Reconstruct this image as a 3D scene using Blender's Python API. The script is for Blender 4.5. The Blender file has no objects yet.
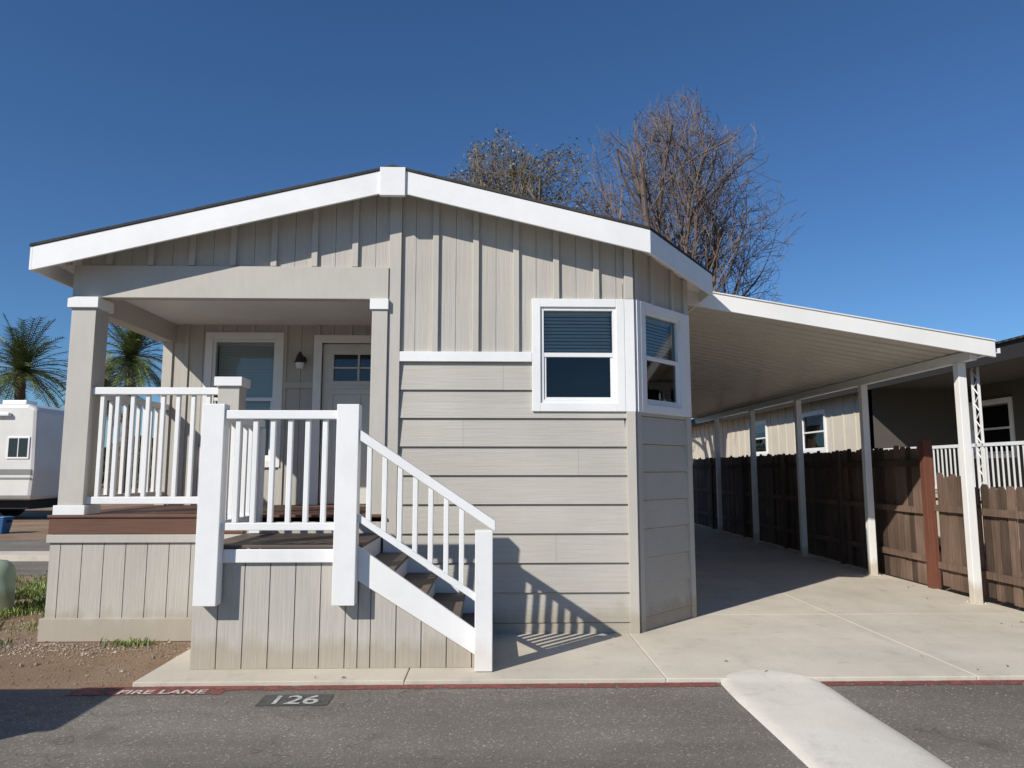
import bpy, math, random
from mathutils import Vector, Matrix
random.seed(7)
sc = bpy.context.scene
R = math.radians

# ------------------------------------------------------------ materials
def newmat(name):
    m = bpy.data.materials.new(name); m.use_nodes = True
    nt = m.node_tree; nt.nodes.clear()
    out = nt.nodes.new('ShaderNodeOutputMaterial')
    b = nt.nodes.new('ShaderNodeBsdfPrincipled')
    nt.links.new(b.outputs[0], out.inputs[0])
    return m, nt, b, out

def N(nt, t, **kw):
    n = nt.nodes.new(t)
    for k, v in kw.items():
        setattr(n, k, v)
    return n

def coords(nt, scale):
    tc = N(nt, 'ShaderNodeTexCoord'); mp = N(nt, 'ShaderNodeMapping')
    mp.inputs['Scale'].default_value = scale
    nt.links.new(tc.outputs['Object'], mp.inputs['Vector'])
    return mp.outputs[0]

def noise(nt, scale=(1, 1, 1), s=1.0, detail=4, rough=0.55):
    n = N(nt, 'ShaderNodeTexNoise')
    n.inputs['Scale'].default_value = s; n.inputs['Detail'].default_value = detail
    n.inputs['Roughness'].default_value = rough
    nt.links.new(coords(nt, scale), n.inputs['Vector'])
    return n.outputs['Fac']

def ramp(nt, fac, stops):
    r = N(nt, 'ShaderNodeValToRGB')
    el = r.color_ramp.elements
    while len(el) < len(stops): el.new(0.5)
    for e, (p, c) in zip(el, stops):
        e.position = p; e.color = (c[0], c[1], c[2], 1) if not isinstance(c, (int, float)) else (c, c, c, 1)
    nt.links.new(fac, r.inputs[0])
    return r.outputs[0]

def mul(nt, a, b, fac=1.0, mode='MULTIPLY'):
    m = N(nt, 'ShaderNodeMix', data_type='RGBA', blend_type=mode)
    if isinstance(fac, (int, float)): m.inputs[0].default_value = fac
    else: nt.links.new(fac, m.inputs[0])
    for i, v in ((6, a), (7, b)):
        if isinstance(v, tuple): m.inputs[i].default_value = (v[0], v[1], v[2], 1)
        else: nt.links.new(v, m.inputs[i])
    return m.outputs[2]

def bump(nt, b, h, strength=0.3, dist=0.01):
    n = N(nt, 'ShaderNodeBump'); n.inputs['Strength'].default_value = strength
    n.inputs['Distance'].default_value = dist
    nt.links.new(h, n.inputs['Height']); nt.links.new(n.outputs[0], b.inputs['Normal'])

def island(nt, lo, hi):
    g = N(nt, 'ShaderNodeNewGeometry')
    return ramp(nt, g.outputs['Random Per Island'], [(0, lo), (1, hi)])

def paint(name, col, rough=0.55, grain=(8, 8, 8), bs=0.25, bd=0.004, var=(0.93, 1.04), isl=None, soil=None, gamp=0.06):
    m, nt, b, o = newmat(name)
    c = mul(nt, (col[0], col[1], col[2]), ramp(nt, noise(nt, (1, 1, 1), 1.3, 5), [(0.3, var[0]), (0.7, var[1])]))
    g = noise(nt, grain, 1.0, 5, 0.6)
    c = mul(nt, c, ramp(nt, g, [(0.3, 1 - gamp), (0.7, 1.0)]))
    if isl: c = mul(nt, c, island(nt, isl[0], isl[1]))
    if soil:
        tc = N(nt, 'ShaderNodeTexCoord'); sp = N(nt, 'ShaderNodeSeparateXYZ')
        nt.links.new(tc.outputs['Object'], sp.inputs[0])
        ad = N(nt, 'ShaderNodeMath', operation='ADD'); nt.links.new(sp.outputs[2], ad.inputs[0])
        ns = N(nt, 'ShaderNodeMath', operation='MULTIPLY'); ns.inputs[1].default_value = -0.35
        nt.links.new(noise(nt, (2, 2, 1), 3, 5), ns.inputs[0]); nt.links.new(ns.outputs[0], ad.inputs[1])
        c = mul(nt, c, ramp(nt, ad.outputs[0], [(0.0, soil), (0.12, (1, 1, 1))]))
    nt.links.new(c, b.inputs['Base Color'])
    b.inputs['Roughness'].default_value = rough
    b.inputs['Specular IOR Level'].default_value = 0.35
    bump(nt, b, g, bs, bd)
    return m

SO = (0.84, 0.79, 0.72)
GRE = (0.49, 0.460, 0.408)
M_lap = paint('greige_lap_siding', GRE, 0.6, (2.5, 40, 55), 0.6, 0.007, isl=(0.96, 1.02), soil=SO, gamp=0.09)
M_vert = paint('greige_panel_siding', GRE, 0.6, (55, 55, 2.5), 0.6, 0.007, isl=(0.98, 1.02), soil=SO, gamp=0.09)
M_trim = paint('greige_trim', (0.505, 0.475, 0.422), 0.55, (20, 20, 4), 0.3, 0.004, soil=SO)
M_white = paint('white_paint', (0.82, 0.815, 0.80), 0.45, (12, 12, 12), 0.15, 0.003, soil=(0.88, 0.84, 0.8), gamp=0.04)
M_vinyl = paint('white_vinyl', (0.8, 0.8, 0.79), 0.3, (5, 5, 5), 0.02, 0.001, gamp=0.01)
M_door = paint('door_paint', (0.66, 0.65, 0.62), 0.4, (6, 6, 6), 0.05, 0.002)
M_deck = paint('composite_deck', (0.185, 0.092, 0.06), 0.6, (3, 60, 60), 0.4, 0.004, isl=(0.75, 1.2), gamp=0.3)
M_tread = paint('stair_tread_wood', (0.14, 0.108, 0.088), 0.6, (3, 60, 60), 0.4, 0.004, isl=(0.8, 1.2), gamp=0.3)
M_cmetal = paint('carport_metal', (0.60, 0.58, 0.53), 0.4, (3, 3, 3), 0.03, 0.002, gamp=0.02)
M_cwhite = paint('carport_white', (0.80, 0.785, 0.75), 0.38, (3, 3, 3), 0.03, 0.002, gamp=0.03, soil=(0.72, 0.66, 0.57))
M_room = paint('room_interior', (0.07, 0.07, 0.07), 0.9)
M_blind = paint('blind_slats', (0.78, 0.79, 0.77), 0.5, gamp=0.01)
M_fence = paint('fence_wood', (0.16, 0.105, 0.075), 0.85, (50, 50, 2.0), 0.6, 0.008, var=(0.7, 1.25), isl=(0.5, 1.5), gamp=0.5)
M_rpost = paint('redwood_post', (0.19, 0.07, 0.042), 0.8, (50, 50, 2.0), 0.5, 0.006, gamp=0.4)
M_nbr = paint('neighbor_siding', (0.62, 0.56, 0.46), 0.6, (30, 30, 2), 0.2, 0.004)
M_nbrd = paint('neighbor_shaded_siding', (0.10, 0.09, 0.08), 0.6, (30, 30, 2), 0.2, 0.004)  # charcoal siding tone; shade of the porch recess put into the colour
M_nbrtrim = paint('neighbor_trim_dark', (0.03, 0.028, 0.026), 0.6)
M_black = paint('black_rubber', (0.02, 0.02, 0.02), 0.7)
M_lampm = paint('lamp_metal', (0.03, 0.03, 0.03), 0.35)
M_green = paint('utility_green', (0.27, 0.34, 0.25), 0.5, (6, 6, 6), 0.1, 0.003, soil=(.6, .5, .4))
M_blue = paint('bin_blue', (0.03, 0.12, 0.30), 0.5)
M_rv = paint('rv_fiberglass', (0.70, 0.68, 0.64), 0.35, (2, 2, 2), 0.03, 0.002, gamp=0.02)
M_stripe = paint('rv_stripe', (0.25, 0.24, 0.24), 0.4)
M_galv = paint('galvanized', (0.35, 0.35, 0.34), 0.4)
M_galv.node_tree.nodes['Principled BSDF'].inputs['Metallic'].default_value = 0.7

def shingles():
    m, nt, b, o = newmat('asphalt_shingles')
    br = N(nt, 'ShaderNodeTexBrick'); nt.links.new(coords(nt, (1, 1, 1)), br.inputs['Vector'])
    br.inputs['Scale'].default_value = 3.0
    br.inputs['Color1'].default_value = (0.035, 0.033, 0.032, 1); br.inputs['Color2'].default_value = (0.06, 0.055, 0.05, 1)
    br.inputs['Mortar'].default_value = (0.015, 0.015, 0.015, 1); br.inputs['Mortar Size'].default_value = 0.01
    g = noise(nt, (1, 1, 1), 150, 3)
    nt.links.new(mul(nt, br.outputs['Color'], ramp(nt, g, [(0.3, 0.7), (0.7, 1.3)])), b.inputs['Base Color'])
    b.inputs['Roughness'].default_value = 0.95
    bump(nt, b, g, 0.5, 0.005)
    return m
M_shing = shingles()

def glassmat(name='window_glass', tint=(0.80, 0.86, 0.85)):
    m, nt, b, o = newmat(name); nt.nodes.remove(b)
    t = N(nt, 'ShaderNodeBsdfTransparent'); t.inputs[0].default_value = (*tint, 1)
    g = N(nt, 'ShaderNodeBsdfGlossy'); g.inputs['Roughness'].default_value = 0.02
    g.inputs[0].default_value = (0.85, 0.85, 0.85, 1)
    bp = N(nt, 'ShaderNodeBump'); bp.inputs['Strength'].default_value = 0.05; bp.inputs['Distance'].default_value = 0.02
    nt.links.new(noise(nt, (1, 1, 1), 2.5, 1), bp.inputs['Height']); nt.links.new(bp.outputs[0], g.inputs['Normal'])
    f = N(nt, 'ShaderNodeFresnel'); f.inputs[0].default_value = 1.5
    a = N(nt, 'ShaderNodeMath', operation='ADD'); a.inputs[1].default_value = 0.02
    nt.links.new(f.outputs[0], a.inputs[0])
    mx = N(nt, 'ShaderNodeMixShader'); nt.links.new(a.outputs[0], mx.inputs[0])
    nt.links.new(t.outputs[0], mx.inputs[1]); nt.links.new(g.outputs[0], mx.inputs[2])
    nt.links.new(mx.outputs[0], o.inputs[0])
    return m
M_glass = glassmat()
def darkglass():
    m, nt, b, o = newmat('dark_glass'); b.inputs['Base Color'].default_value = (0.012, 0.014, 0.016, 1)
    b.inputs['Roughness'].default_value = 0.05; b.inputs['IOR'].default_value = 1.6
    return m
M_dglass = darkglass()

def asphalt():
    m, nt, b, o = newmat('asphalt')
    fine = noise(nt, (1, 1, 1), 160, 3, 0.7)
    vo = N(nt, 'ShaderNodeTexVoronoi'); vo.inputs['Scale'].default_value = 90
    nt.links.new(coords(nt, (1, 1, 1)), vo.inputs['Vector'])
    c = ramp(nt, noise(nt, (1, 1, 1), 0.6, 6, 0.6), [(0.3, (0.20, 0.178, 0.150)), (0.7, (0.275, 0.248, 0.212))])
    c = mul(nt, c, ramp(nt, fine, [(0.3, 0.45), (0.5, 0.95), (0.72, 1.6)]))
    sp = ramp(nt, vo.outputs['Color'], [(0.0, 0.70), (0.8, 1.0), (0.93, 1.8)])
    c = mul(nt, c, sp)
    c = mul(nt, c, ramp(nt, noise(nt, (0.25, 1.4, 1), 1.0, 5, 0.6), [(0.35, 0.80), (0.65, 1.12)]))
    st = ramp(nt, noise(nt, (1, 1, 1), 2.2, 3, 0.5), [(0.62, 1.0), (0.74, 0.68)])
    c = mul(nt, c, st)
    wv = N(nt, 'ShaderNodeTexVoronoi', feature='DISTANCE_TO_EDGE'); wv.inputs['Scale'].default_value = 0.30
    mx = N(nt, 'ShaderNodeVectorMath', operation='ADD')
    nn = N(nt, 'ShaderNodeTexNoise'); nn.inputs['Scale'].default_value = 2.5; nn.inputs['Detail'].default_value = 6
    cc = coords(nt, (1, 1, 1)); nt.links.new(cc, nn.inputs['Vector'])
    nt.links.new(cc, mx.inputs[0]); nt.links.new(nn.outputs['Color'], mx.inputs[1]); nt.links.new(mx.outputs[0], wv.inputs['Vector'])
    cr = ramp(nt, wv.outputs['Distance'], [(0.0, 0.5), (0.004, 1.0)])
    c = mul(nt, c, cr, 0.6)
    nt.links.new(c, b.inputs['Base Color']); b.inputs['Roughness'].default_value = 0.95
    b.inputs['Specular IOR Level'].default_value = 0.15
    bump(nt, b, fine, 0.7, 0.008)
    return m
M_asph = asphalt()

def concrete(name, base, joint=False):
    m, nt, b, o = newmat(name)
    c = mul(nt, base, ramp(nt, noise(nt, (1, 1, 1), 0.9, 7, 0.62), [(0.3, (0.82, 0.81, 0.78)), (0.7, (1.06, 1.05, 1.03))]))
    fine = noise(nt, (1, 1, 1), 110, 4, 0.7)
    c = mul(nt, c, ramp(nt, fine, [(0.3, 0.86), (0.7, 1.06)]))
    c = mul(nt, c, ramp(nt, noise(nt, (1, 1, 1), 4, 6, 0.7), [(0.55, 1.0), (0.72, 0.83)]))
    c = mul(nt, c, ramp(nt, noise(nt, (1.5, .3, 1), 1.5, 5, 0.7), [(0.58, 1.0), (0.75, 0.85)]))
    c = mul(nt, c, island(nt, 0.94, 1.03))
    nt.links.new(c, b.inputs['Base Color']); b.inputs['Roughness'].default_value = 0.88
    b.inputs['Specular IOR Level'].default_value = 0.2
    bump(nt, b, fine, 0.3, 0.004)
    return m
M_conc = concrete('concrete', (0.63, 0.575, 0.49))
M_conc2 = concrete('concrete_light', (0.74, 0.70, 0.62))

def dirt():
    m, nt, b, o = newmat('dirt')
    big = noise(nt, (1, 1, 1), 0.7, 7, 0.6)
    c = ramp(nt, big, [(0.3, (0.25, 0.155, 0.088)), (0.5, (0.34, 0.225, 0.135)), (0.7, (0.42, 0.30, 0.195))])
    f = noise(nt, (1, 1, 1), 60, 5, 0.75)
    c = mul(nt, c, ramp(nt, f, [(0.3, 0.6), (0.7, 1.25)]))
    nt.links.new(c, b.inputs['Base Color']); b.inputs['Roughness'].default_value = 0.97
    bump(nt, b, f, 0.9, 0.03)
    return m
M_dirt = dirt()

def faded(name, col, cut=(0.42, 0.6), s=9):
    m, nt, b, o = newmat(name)
    b.inputs['Roughness'].default_value = 0.85
    n1 = noise(nt, (1, 1, 1), s, 7, 0.75)
    f = noise(nt, (1, 1, 1), 160, 3, 0.7)
    nt.links.new(mul(nt, col, ramp(nt, f, [(0.3, 0.6), (0.7, 1.2)])), b.inputs['Base Color'])
    t = N(nt, 'ShaderNodeBsdfTransparent'); mx = N(nt, 'ShaderNodeMixShader')
    nt.links.new(ramp(nt, n1, [(cut[0], 0.0), (cut[1], 1.0)]), mx.inputs[0])
    nt.links.new(b.outputs[0], mx.inputs[1]); nt.links.new(t.outputs[0], mx.inputs[2])
    nt.links.new(mx.outputs[0], o.inputs[0])
    return m
M_red = faded('faded_red_paint', (0.27, 0.08, 0.065), (0.46, 0.64))
M_redtxt = faded('faded_white_paint', (0.6, 0.56, 0.5), (0.50, 0.68), 22)
M_num = faded('stencil_white_paint', (0.55, 0.54, 0.5), (0.5, 0.66), 22)
M_patch = faded('dark_stencil_patch', (0.085, 0.085, 0.075), (0.52, 0.7), 14)

def barkmat(name, a, b_):
    m, nt, b, o = newmat(name)
    c = ramp(nt, noise(nt, (6, 6, 1.5), 2, 5), [(0.3, a), (0.7, b_)])
    c = mul(nt, c, ramp(nt, noise(nt, (1, 1, 1), .6, 3), [(0.35, 0.7), (0.65, 1.2)]))
    nt.links.new(c, b.inputs['Base Color']); b.inputs['Roughness'].default_value = 0.9
    return m
M_bark = barkmat('bark', (0.105, 0.078, 0.064), (0.20, 0.15, 0.125))
M_bark2 = barkmat('bark_olive', (0.11, 0.085, 0.055), (0.21, 0.165, 0.105))
M_palmt = barkmat('palm_trunk', (0.10, 0.07, 0.045), (0.20, 0.15, 0.10))
def leaf(name, a, b_):
    m, nt, b, o = newmat(name)
    g = N(nt, 'ShaderNodeNewGeometry')
    c = ramp(nt, g.outputs['Random Per Island'], [(0, a), (1, b_)])
    c = mul(nt, c, ramp(nt, noise(nt, (1, 1, 1), 0.8, 3), [(0.35, 0.6), (0.65, 1.3)]))
    nt.links.new(c, b.inputs['Base Color']); b.inputs['Roughness'].default_value = 0.5
    return m
M_palm = leaf('palm_leaf', (0.05, 0.085, 0.02), (0.18, 0.21, 0.07))
M_grass = leaf('grass_blades', (0.08, 0.14, 0.02), (0.28, 0.31, 0.09))
M_tleaf = leaf('tree_leaf', (0.03, 0.06, 0.02), (0.09, 0.12, 0.04))
M_dryl = leaf('dry_leaf', (0.12, 0.10, 0.04), (0.24, 0.20, 0.08))
M_peb = leaf('pebbles', (0.16, 0.12, 0.09), (0.46, 0.37, 0.28))

# ------------------------------------------------------------ mesh builder
def empty(name):
    e = bpy.data.objects.new(name, None); sc.collection.objects.link(e); return e

class MB:
    def __init__(s, T=None): s.v = []; s.f = []; s.T = T
    def add(s, vs, fs):
        o = len(s.v)
        for p in vs:
            p = Vector(p)
            s.v.append(s.T @ p if s.T else p)
        s.f += [tuple(i + o for i in f) for f in fs]
    def hexa(s, b, t):
        s.add(list(b) + list(t), [(3, 2, 1, 0), (4, 5, 6, 7), (0, 1, 5, 4), (1, 2, 6, 5), (2, 3, 7, 6), (3, 0, 4, 7)])
    def box(s, x0, x1, y0, y1, z0, z1):
        if x1 < x0: x0, x1 = x1, x0
        s.hexa([(x0, y0, z0), (x1, y0, z0), (x1, y1, z0), (x0, y1, z0)], [(x0, y0, z1), (x1, y0, z1), (x1, y1, z1), (x0, y1, z1)])
    def pxz(s, poly, y0, y1):
        n = len(poly)
        vs = [(x, y0, z) for x, z in poly] + [(x, y1, z) for x, z in poly]
        fs = [tuple(range(n)), tuple(range(2 * n - 1, n - 1, -1))]
        for i in range(n):
            j = (i + 1) % n
            fs.append((j, i, i + n, j + n))
        s.add(vs, fs)
    def slab(s, poly, zt, zb):
        n = len(poly)
        vs = [(x, y, zb(x, y)) for x, y in poly] + [(x, y, zt(x, y)) for x, y in poly]
        fs = [tuple(range(n - 1, -1, -1)), tuple(range(n, 2 * n))]
        for i in range(n):
            j = (i + 1) % n
            fs.append((i, j, j + n, i + n))
        s.add(vs, fs)
    def tube(s, p, q, r0, r1, n=8, cap=True):
        p = Vector(p); q = Vector(q); d = (q - p).normalized()
        a = d.orthogonal().normalized(); b = d.cross(a)
        vs = []
        for c, r in ((p, r0), (q, r1)):
            for i in range(n):
                t = 2 * math.pi * i / n
                vs.append(c + a * (r * math.cos(t)) + b * (r * math.sin(t)))
        fs = [(i, (i + 1) % n, (i + 1) % n + n, i + n) for i in range(n)]
        if cap: fs += [tuple(range(n - 1, -1, -1)), tuple(range(n, 2 * n))]
        s.add(vs, fs)
    def make(s, name, mat, parent=None, bevel=0, smooth=False):
        me = bpy.data.meshes.new(name); me.from_pydata([tuple(p) for p in s.v], [], s.f); me.update()
        me.materials.append(mat)
        o = bpy.data.objects.new(name, me); sc.collection.objects.link(o)
        if parent: o.parent = parent
        if bevel:
            m = o.modifiers.new('b', 'BEVEL'); m.width = bevel; m.segments = 2; m.limit_method = 'ANGLE'
        if smooth:
            for p in me.polygons: p.use_smooth = True
        return o

def cut(x0, x1, z0, z1, holes):
    rects = [(x0, x1, z0, z1)]
    for (a, b, c, d) in holes:
        nr = []
        for (p, q, r, t) in rects:
            if q <= a or p >= b or t <= c or r >= d: nr.append((p, q, r, t)); continue
            if r < c: nr.append((p, q, r, c))
            if t > d: nr.append((p, q, d, t))
            zz0, zz1 = max(r, c), min(t, d)
            if p < a: nr.append((p, a, zz0, zz1))
            if q > b: nr.append((b, q, zz0, zz1))
        rects = nr
    return rects

def lap(mb, x0, x1, z0, z1, e, y, holes, joints=None):
    k = 0; zt = z1
    while zt > z0 + 0.01:
        zb = max(z0, zt - e)
        xs = [x0, x1]
        if joints:
            j = joints[k % len(joints)]
            if j is not None and x0 < j < x1: xs = [x0, j - 0.0008, j + 0.0008, x1]
        for i in range(0, len(xs), 2):
            for (a, b, c, d) in cut(xs[i], xs[i + 1], zb, zt - 0.007, holes):
                f = lambda z: y - 0.002 - 0.024 * (1 - (z - zb) / e)
                mb.hexa([(a, f(c), c), (b, f(c), c), (b, y + 0.01, c), (a, y + 0.01, c)],
                        [(a, f(d), d), (b, f(d), d), (b, y + 0.01, d), (a, y + 0.01, d)])
        zt = zb; k += 1

def window(T, cx, z0, w, h, parent, cas=0.085, blind=0.5, name='window', tilt=0.012):
    x0, x1, z1 = cx - w / 2, cx + w / 2, z0 + h
    m = MB(T)
    yo = -0.045
    m.box(x0 - cas, x0, yo, 0.0, z0 - cas, z1 + cas); m.box(x1, x1 + cas, yo, 0.0, z0 - cas, z1 + cas)
    m.box(x0, x1, yo, 0.0, z1, z1 + cas); m.box(x0, x1, yo, 0.0, z0 - cas, z0)
    m.make(name + '_casing', M_white, parent, 0.004)
    m = MB(T); t = 0.035; zm = z0 + h * 0.5
    m.box(x0, x0 + t, -0.025, 0.06, z0, z1); m.box(x1 - t, x1, -0.025, 0.06, z0, z1)
    m.box(x0 + t, x1 - t, -0.025, 0.06, z1 - t, z1); m.box(x0 + t, x1 - t, -0.025, 0.06, z0, z0 + t)
    m.box(x0 + t, x1 - t, -0.02, 0.05, zm - 0.022, zm + 0.022)
    t2 = t + 0.025
    m.box(x0 + t, x0 + t2, -0.012, 0.03, z0 + t, zm - 0.022); m.box(x1 - t2, x1 - t, -0.012, 0.03, z0 + t, zm - 0.022)
    m.box(x0 + t2, x1 - t2, -0.012, 0.03, z0 + t, z0 + t2)
    m.make(name + '_sash', M_vinyl, parent, 0.003)
    m = MB(T)
    m.add([(x0 + t, 0.012, zm), (x1 - t, 0.012, zm), (x1 - t, 0.012, z1 - t), (x0 + t, 0.012, z1 - t)], [(0, 1, 2, 3)])
    m.add([(x0 + t, 0.004, z0 + t), (x1 - t, 0.004, z0 + t), (x1 - t, 0.004, zm), (x0 + t, 0.004, zm)], [(0, 1, 2, 3)])
    m.make(name + '_glass', M_glass, parent)
    m = MB(T)
    z = z1 - 0.06; end = z1 - h * blind
    m.box(x0 + 0.03, x1 - 0.03, 0.07, 0.11, z1 - 0.06, z1 - 0.01)
    while z > end:
        m.hexa([(x0 + 0.035, 0.085, z - tilt - .006), (x1 - 0.035, 0.085, z - tilt - .006), (x1 - 0.035, 0.110, z + tilt), (x0 + 0.035, 0.110, z + tilt)],
               [(x0 + 0.035, 0.085, z - tilt - .004), (x1 - 0.035, 0.085, z - tilt - .004), (x1 - 0.035, 0.110, z + tilt + 0.002), (x0 + 0.035, 0.110, z + tilt + 0.002)])
        z -= 0.036
    m.make(name + '_blinds', M_blind, parent)
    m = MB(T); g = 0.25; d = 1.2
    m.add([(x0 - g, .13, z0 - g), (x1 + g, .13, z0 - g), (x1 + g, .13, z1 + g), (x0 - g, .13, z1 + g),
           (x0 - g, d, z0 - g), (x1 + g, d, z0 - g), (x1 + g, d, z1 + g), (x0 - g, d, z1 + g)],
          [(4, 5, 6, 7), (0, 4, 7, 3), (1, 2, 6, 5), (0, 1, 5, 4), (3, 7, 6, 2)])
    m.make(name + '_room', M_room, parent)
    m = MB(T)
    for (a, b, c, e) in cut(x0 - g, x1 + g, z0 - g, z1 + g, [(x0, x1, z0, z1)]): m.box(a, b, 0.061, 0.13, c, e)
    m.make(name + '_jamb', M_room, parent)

# ------------------------------------------------------------ HOUSE
house = empty('manufactured_home')
XL, XR, XC, YF, YB = -4.16, 2.16, -1.0, 7.2, 20.0
RIDGE, SL = 4.575, 0.24
zr = lambda x, y=0: RIDGE - SL * abs(x - XC)
CH = (1.42, YF); CHE = (2.16, 7.94)
TCH = Matrix.Translation((CH[0], CH[1], 0)) @ Matrix.Rotation(R(45), 4, 'Z')
CLEN = math.hypot(CHE[0] - CH[0], CHE[1] - CH[1])

WIN1 = (0.86, 2.265, 0.77, 0.98)
h1 = (WIN1[0] - WIN1[2] / 2, WIN1[0] + WIN1[2] / 2, WIN1[1], WIN1[1] + WIN1[3])
ZB = 2.68
m = MB(); lap(m, -0.94, 1.335, 0.0, ZB, 0.283, YF, [h1], [0.1, None, -0.3, 0.85, -0.55, None, 0.62]); m.make('lap_siding', M_lap, house)
m = MB()
for (a, b, c, d) in cut(-1.0, 1.42, 0.0, 3.9, [h1]): m.box(a, b, YF + 0.011, YF + 0.06, c, d)
m.pxz([(XL, 3.5), (-1.0, 3.5), (-1.0, RIDGE - .09), (XL, zr(XL) - 0.09)], YF + 0.011, YF + 0.06)
m.pxz([(-1.0, 3.9), (1.42, 3.9), (1.42, zr(1.42) - 0.09), (-1.0, RIDGE - .09)], YF + 0.011, YF + 0.06)
m.make('wall_sheathing', M_vert, house)

def panels(mb, x0, x1, zb, ztf, y, holes=[], w=0.205, phase=0.0, gap=0.005, th=0.010):
    x = x0
    k = math.ceil((x0 - phase) / w + 1e-6)
    while x < x1 - 1e-4:
        xe = min(x1, phase + k * w); k += 1
        a, b = x + gap / 2, xe - gap / 2
        if b - a > 0.01:
            hs = [hh for hh in holes if not (b <= hh[0] or a >= hh[1])]
            if hs:
                top = min(ztf(a), ztf(b))
                for (p, q, r, t) in cut(a, b, zb, top, hs): mb.box(p, q, y - th, y + 0.01, r, t)
                mb.pxz([(a, top), (b, top), (b, ztf(b)), (a, ztf(a))], y - th, y + 0.01) if abs(ztf(a) - ztf(b)) > 1e-4 else None
            else:
                mb.pxz([(a, zb), (b, zb), (b, ztf(b)), (a, ztf(a))], y - th, y + 0.01)
        x = xe
zt = lambda x: zr(x) - 0.085
m = MB()
panels(m, -0.94, 1.335, ZB + 0.10, zt, YF, [h1], phase=-1.0, gap=.004, th=.008)
panels(m, XL, -1.06, 3.62, zt, YF, phase=-1.0, gap=.004, th=.008)
m.make('board_siding', M_vert, house)
m = MB()
for i in range(-8, 7):
    x = -1.0 + 0.41 * i
    if i == 0 or x > 1.3: continue
    zb = 3.65 if x < -1 else ZB + 0.10
    hw = 0.030
    if x - hw < h1[1] + 0.085 and x + hw > h1[0] - 0.085: zb = h1[3] + 0.085
    m.pxz([(x - hw, zb), (x + hw, zb), (x + hw, zt(x + hw)), (x - hw, zt(x - hw))], YF - 0.042, YF - 0.006)
m.make('battens', M_trim, house, 0.003)
m = MB()
m.box(-1.06, -0.94, YF - 0.046, YF + 0.01, 0.0, zt(-0.94) - 0.01)
m.box(1.335, 1.425, YF - 0.046, YF + 0.01, 0.0, h1[2] - 0.085); m.box(1.335, 1.425, YF - 0.046, YF + 0.01, h1[3] + 0.085, zt(1.42))
m.make('corner_trim', M_trim, house, 0.003)
m = MB(); m.box(-0.94, h1[0] - 0.087, YF - 0.045, YF + 0.01, ZB, ZB + 0.10)
m.box(h1[1] + 0.087, 1.43, YF - 0.043, YF + 0.01, h1[2] - 0.085, h1[3] + 0.085)
m.make('white_band', M_white, house, 0.004)
window(Matrix.Translation((0, YF, 0)), WIN1[0], WIN1[1], WIN1[2], WIN1[3], house, blind=0.48, name='front_window')

W2 = (CLEN / 2, 2.265, 0.70, 0.98); h2 = (W2[0] - W2[2] / 2, W2[0] + W2[2] / 2, W2[1], W2[1] + W2[3])
m = MB(TCH); lap(m, 0.08, CLEN - 0.07, 0.0, ZB - 0.25, 0.283, 0.0, [h2]); m.make('bay_lap_siding', M_lap, house)
ztc = lambda u: zr(CH[0] + u * 0.7071) - 0.085
m = MB(TCH)
for (a, b, c, d) in cut(0, CLEN, 0, 3.6, [h2]): m.box(a, b, 0.011, 0.06, c, d)
m.pxz([(0, 3.6), (CLEN, 3.6), (CLEN, ztc(CLEN)), (0, ztc(0))], 0.011, 0.06)
m.make('bay_sheathing', M_vert, house)
m = MB(TCH); panels(m, 0.08, CLEN - 0.07, ZB - 0.25, ztc, 0.0, [h2], gap=.0035); m.make('bay_board_siding', M_vert, house)
m = MB(TCH)
for u in (0.34, 0.74): m.pxz([(u - .028, h2[3] + .085), (u + .028, h2[3] + .085), (u + .028, ztc(u + .028)), (u - .028, ztc(u - .028))], -0.04, -0.010)
m.box(0.012, 0.08, -0.034, 0.01, 0, h2[2] - 0.085); m.box(0.012, 0.08, -0.034, 0.01, h2[3] + 0.085, ztc(0.08))
m.box(CLEN - 0.07, CLEN + 0.02, -0.034, 0.01, 0, h2[2] - 0.085); m.box(CLEN - 0.07, CLEN + 0.02, -0.034, 0.01, h2[3] + 0.085, ztc(CLEN))
m.make('bay_trim', M_trim, house, 0.003)
window(TCH, W2[0], W2[1], W2[2], W2[3], house, blind=0.48, name='bay_window')
m = MB(TCH); m.box(0.02, h2[0] - .087, -0.043, 0.01, h2[2] - .085, h2[3] + .085); m.box(h2[1] + .087, CLEN + 0.02, -0.043, 0.01, h2[2] - .085, h2[3] + .085)
m.make('bay_window_filler', M_white, house, 0.003)

m = MB()
m.box(XR - 0.06, XR, 7.97, YB, 0, 3.70)
m.box(XL, XL + 0.06, 9.16, YB, 0, 3.70)
m.pxz([(XL, 0), (XR, 0), (XR, 3.70), (XC, 4.45), (XL, 3.70)], YB, YB + 0.06)
m.box(-1.0, -0.94, YF + 0.062, 9.1, 0, 3.9)
m.make('side_walls', M_vert, house)

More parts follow.
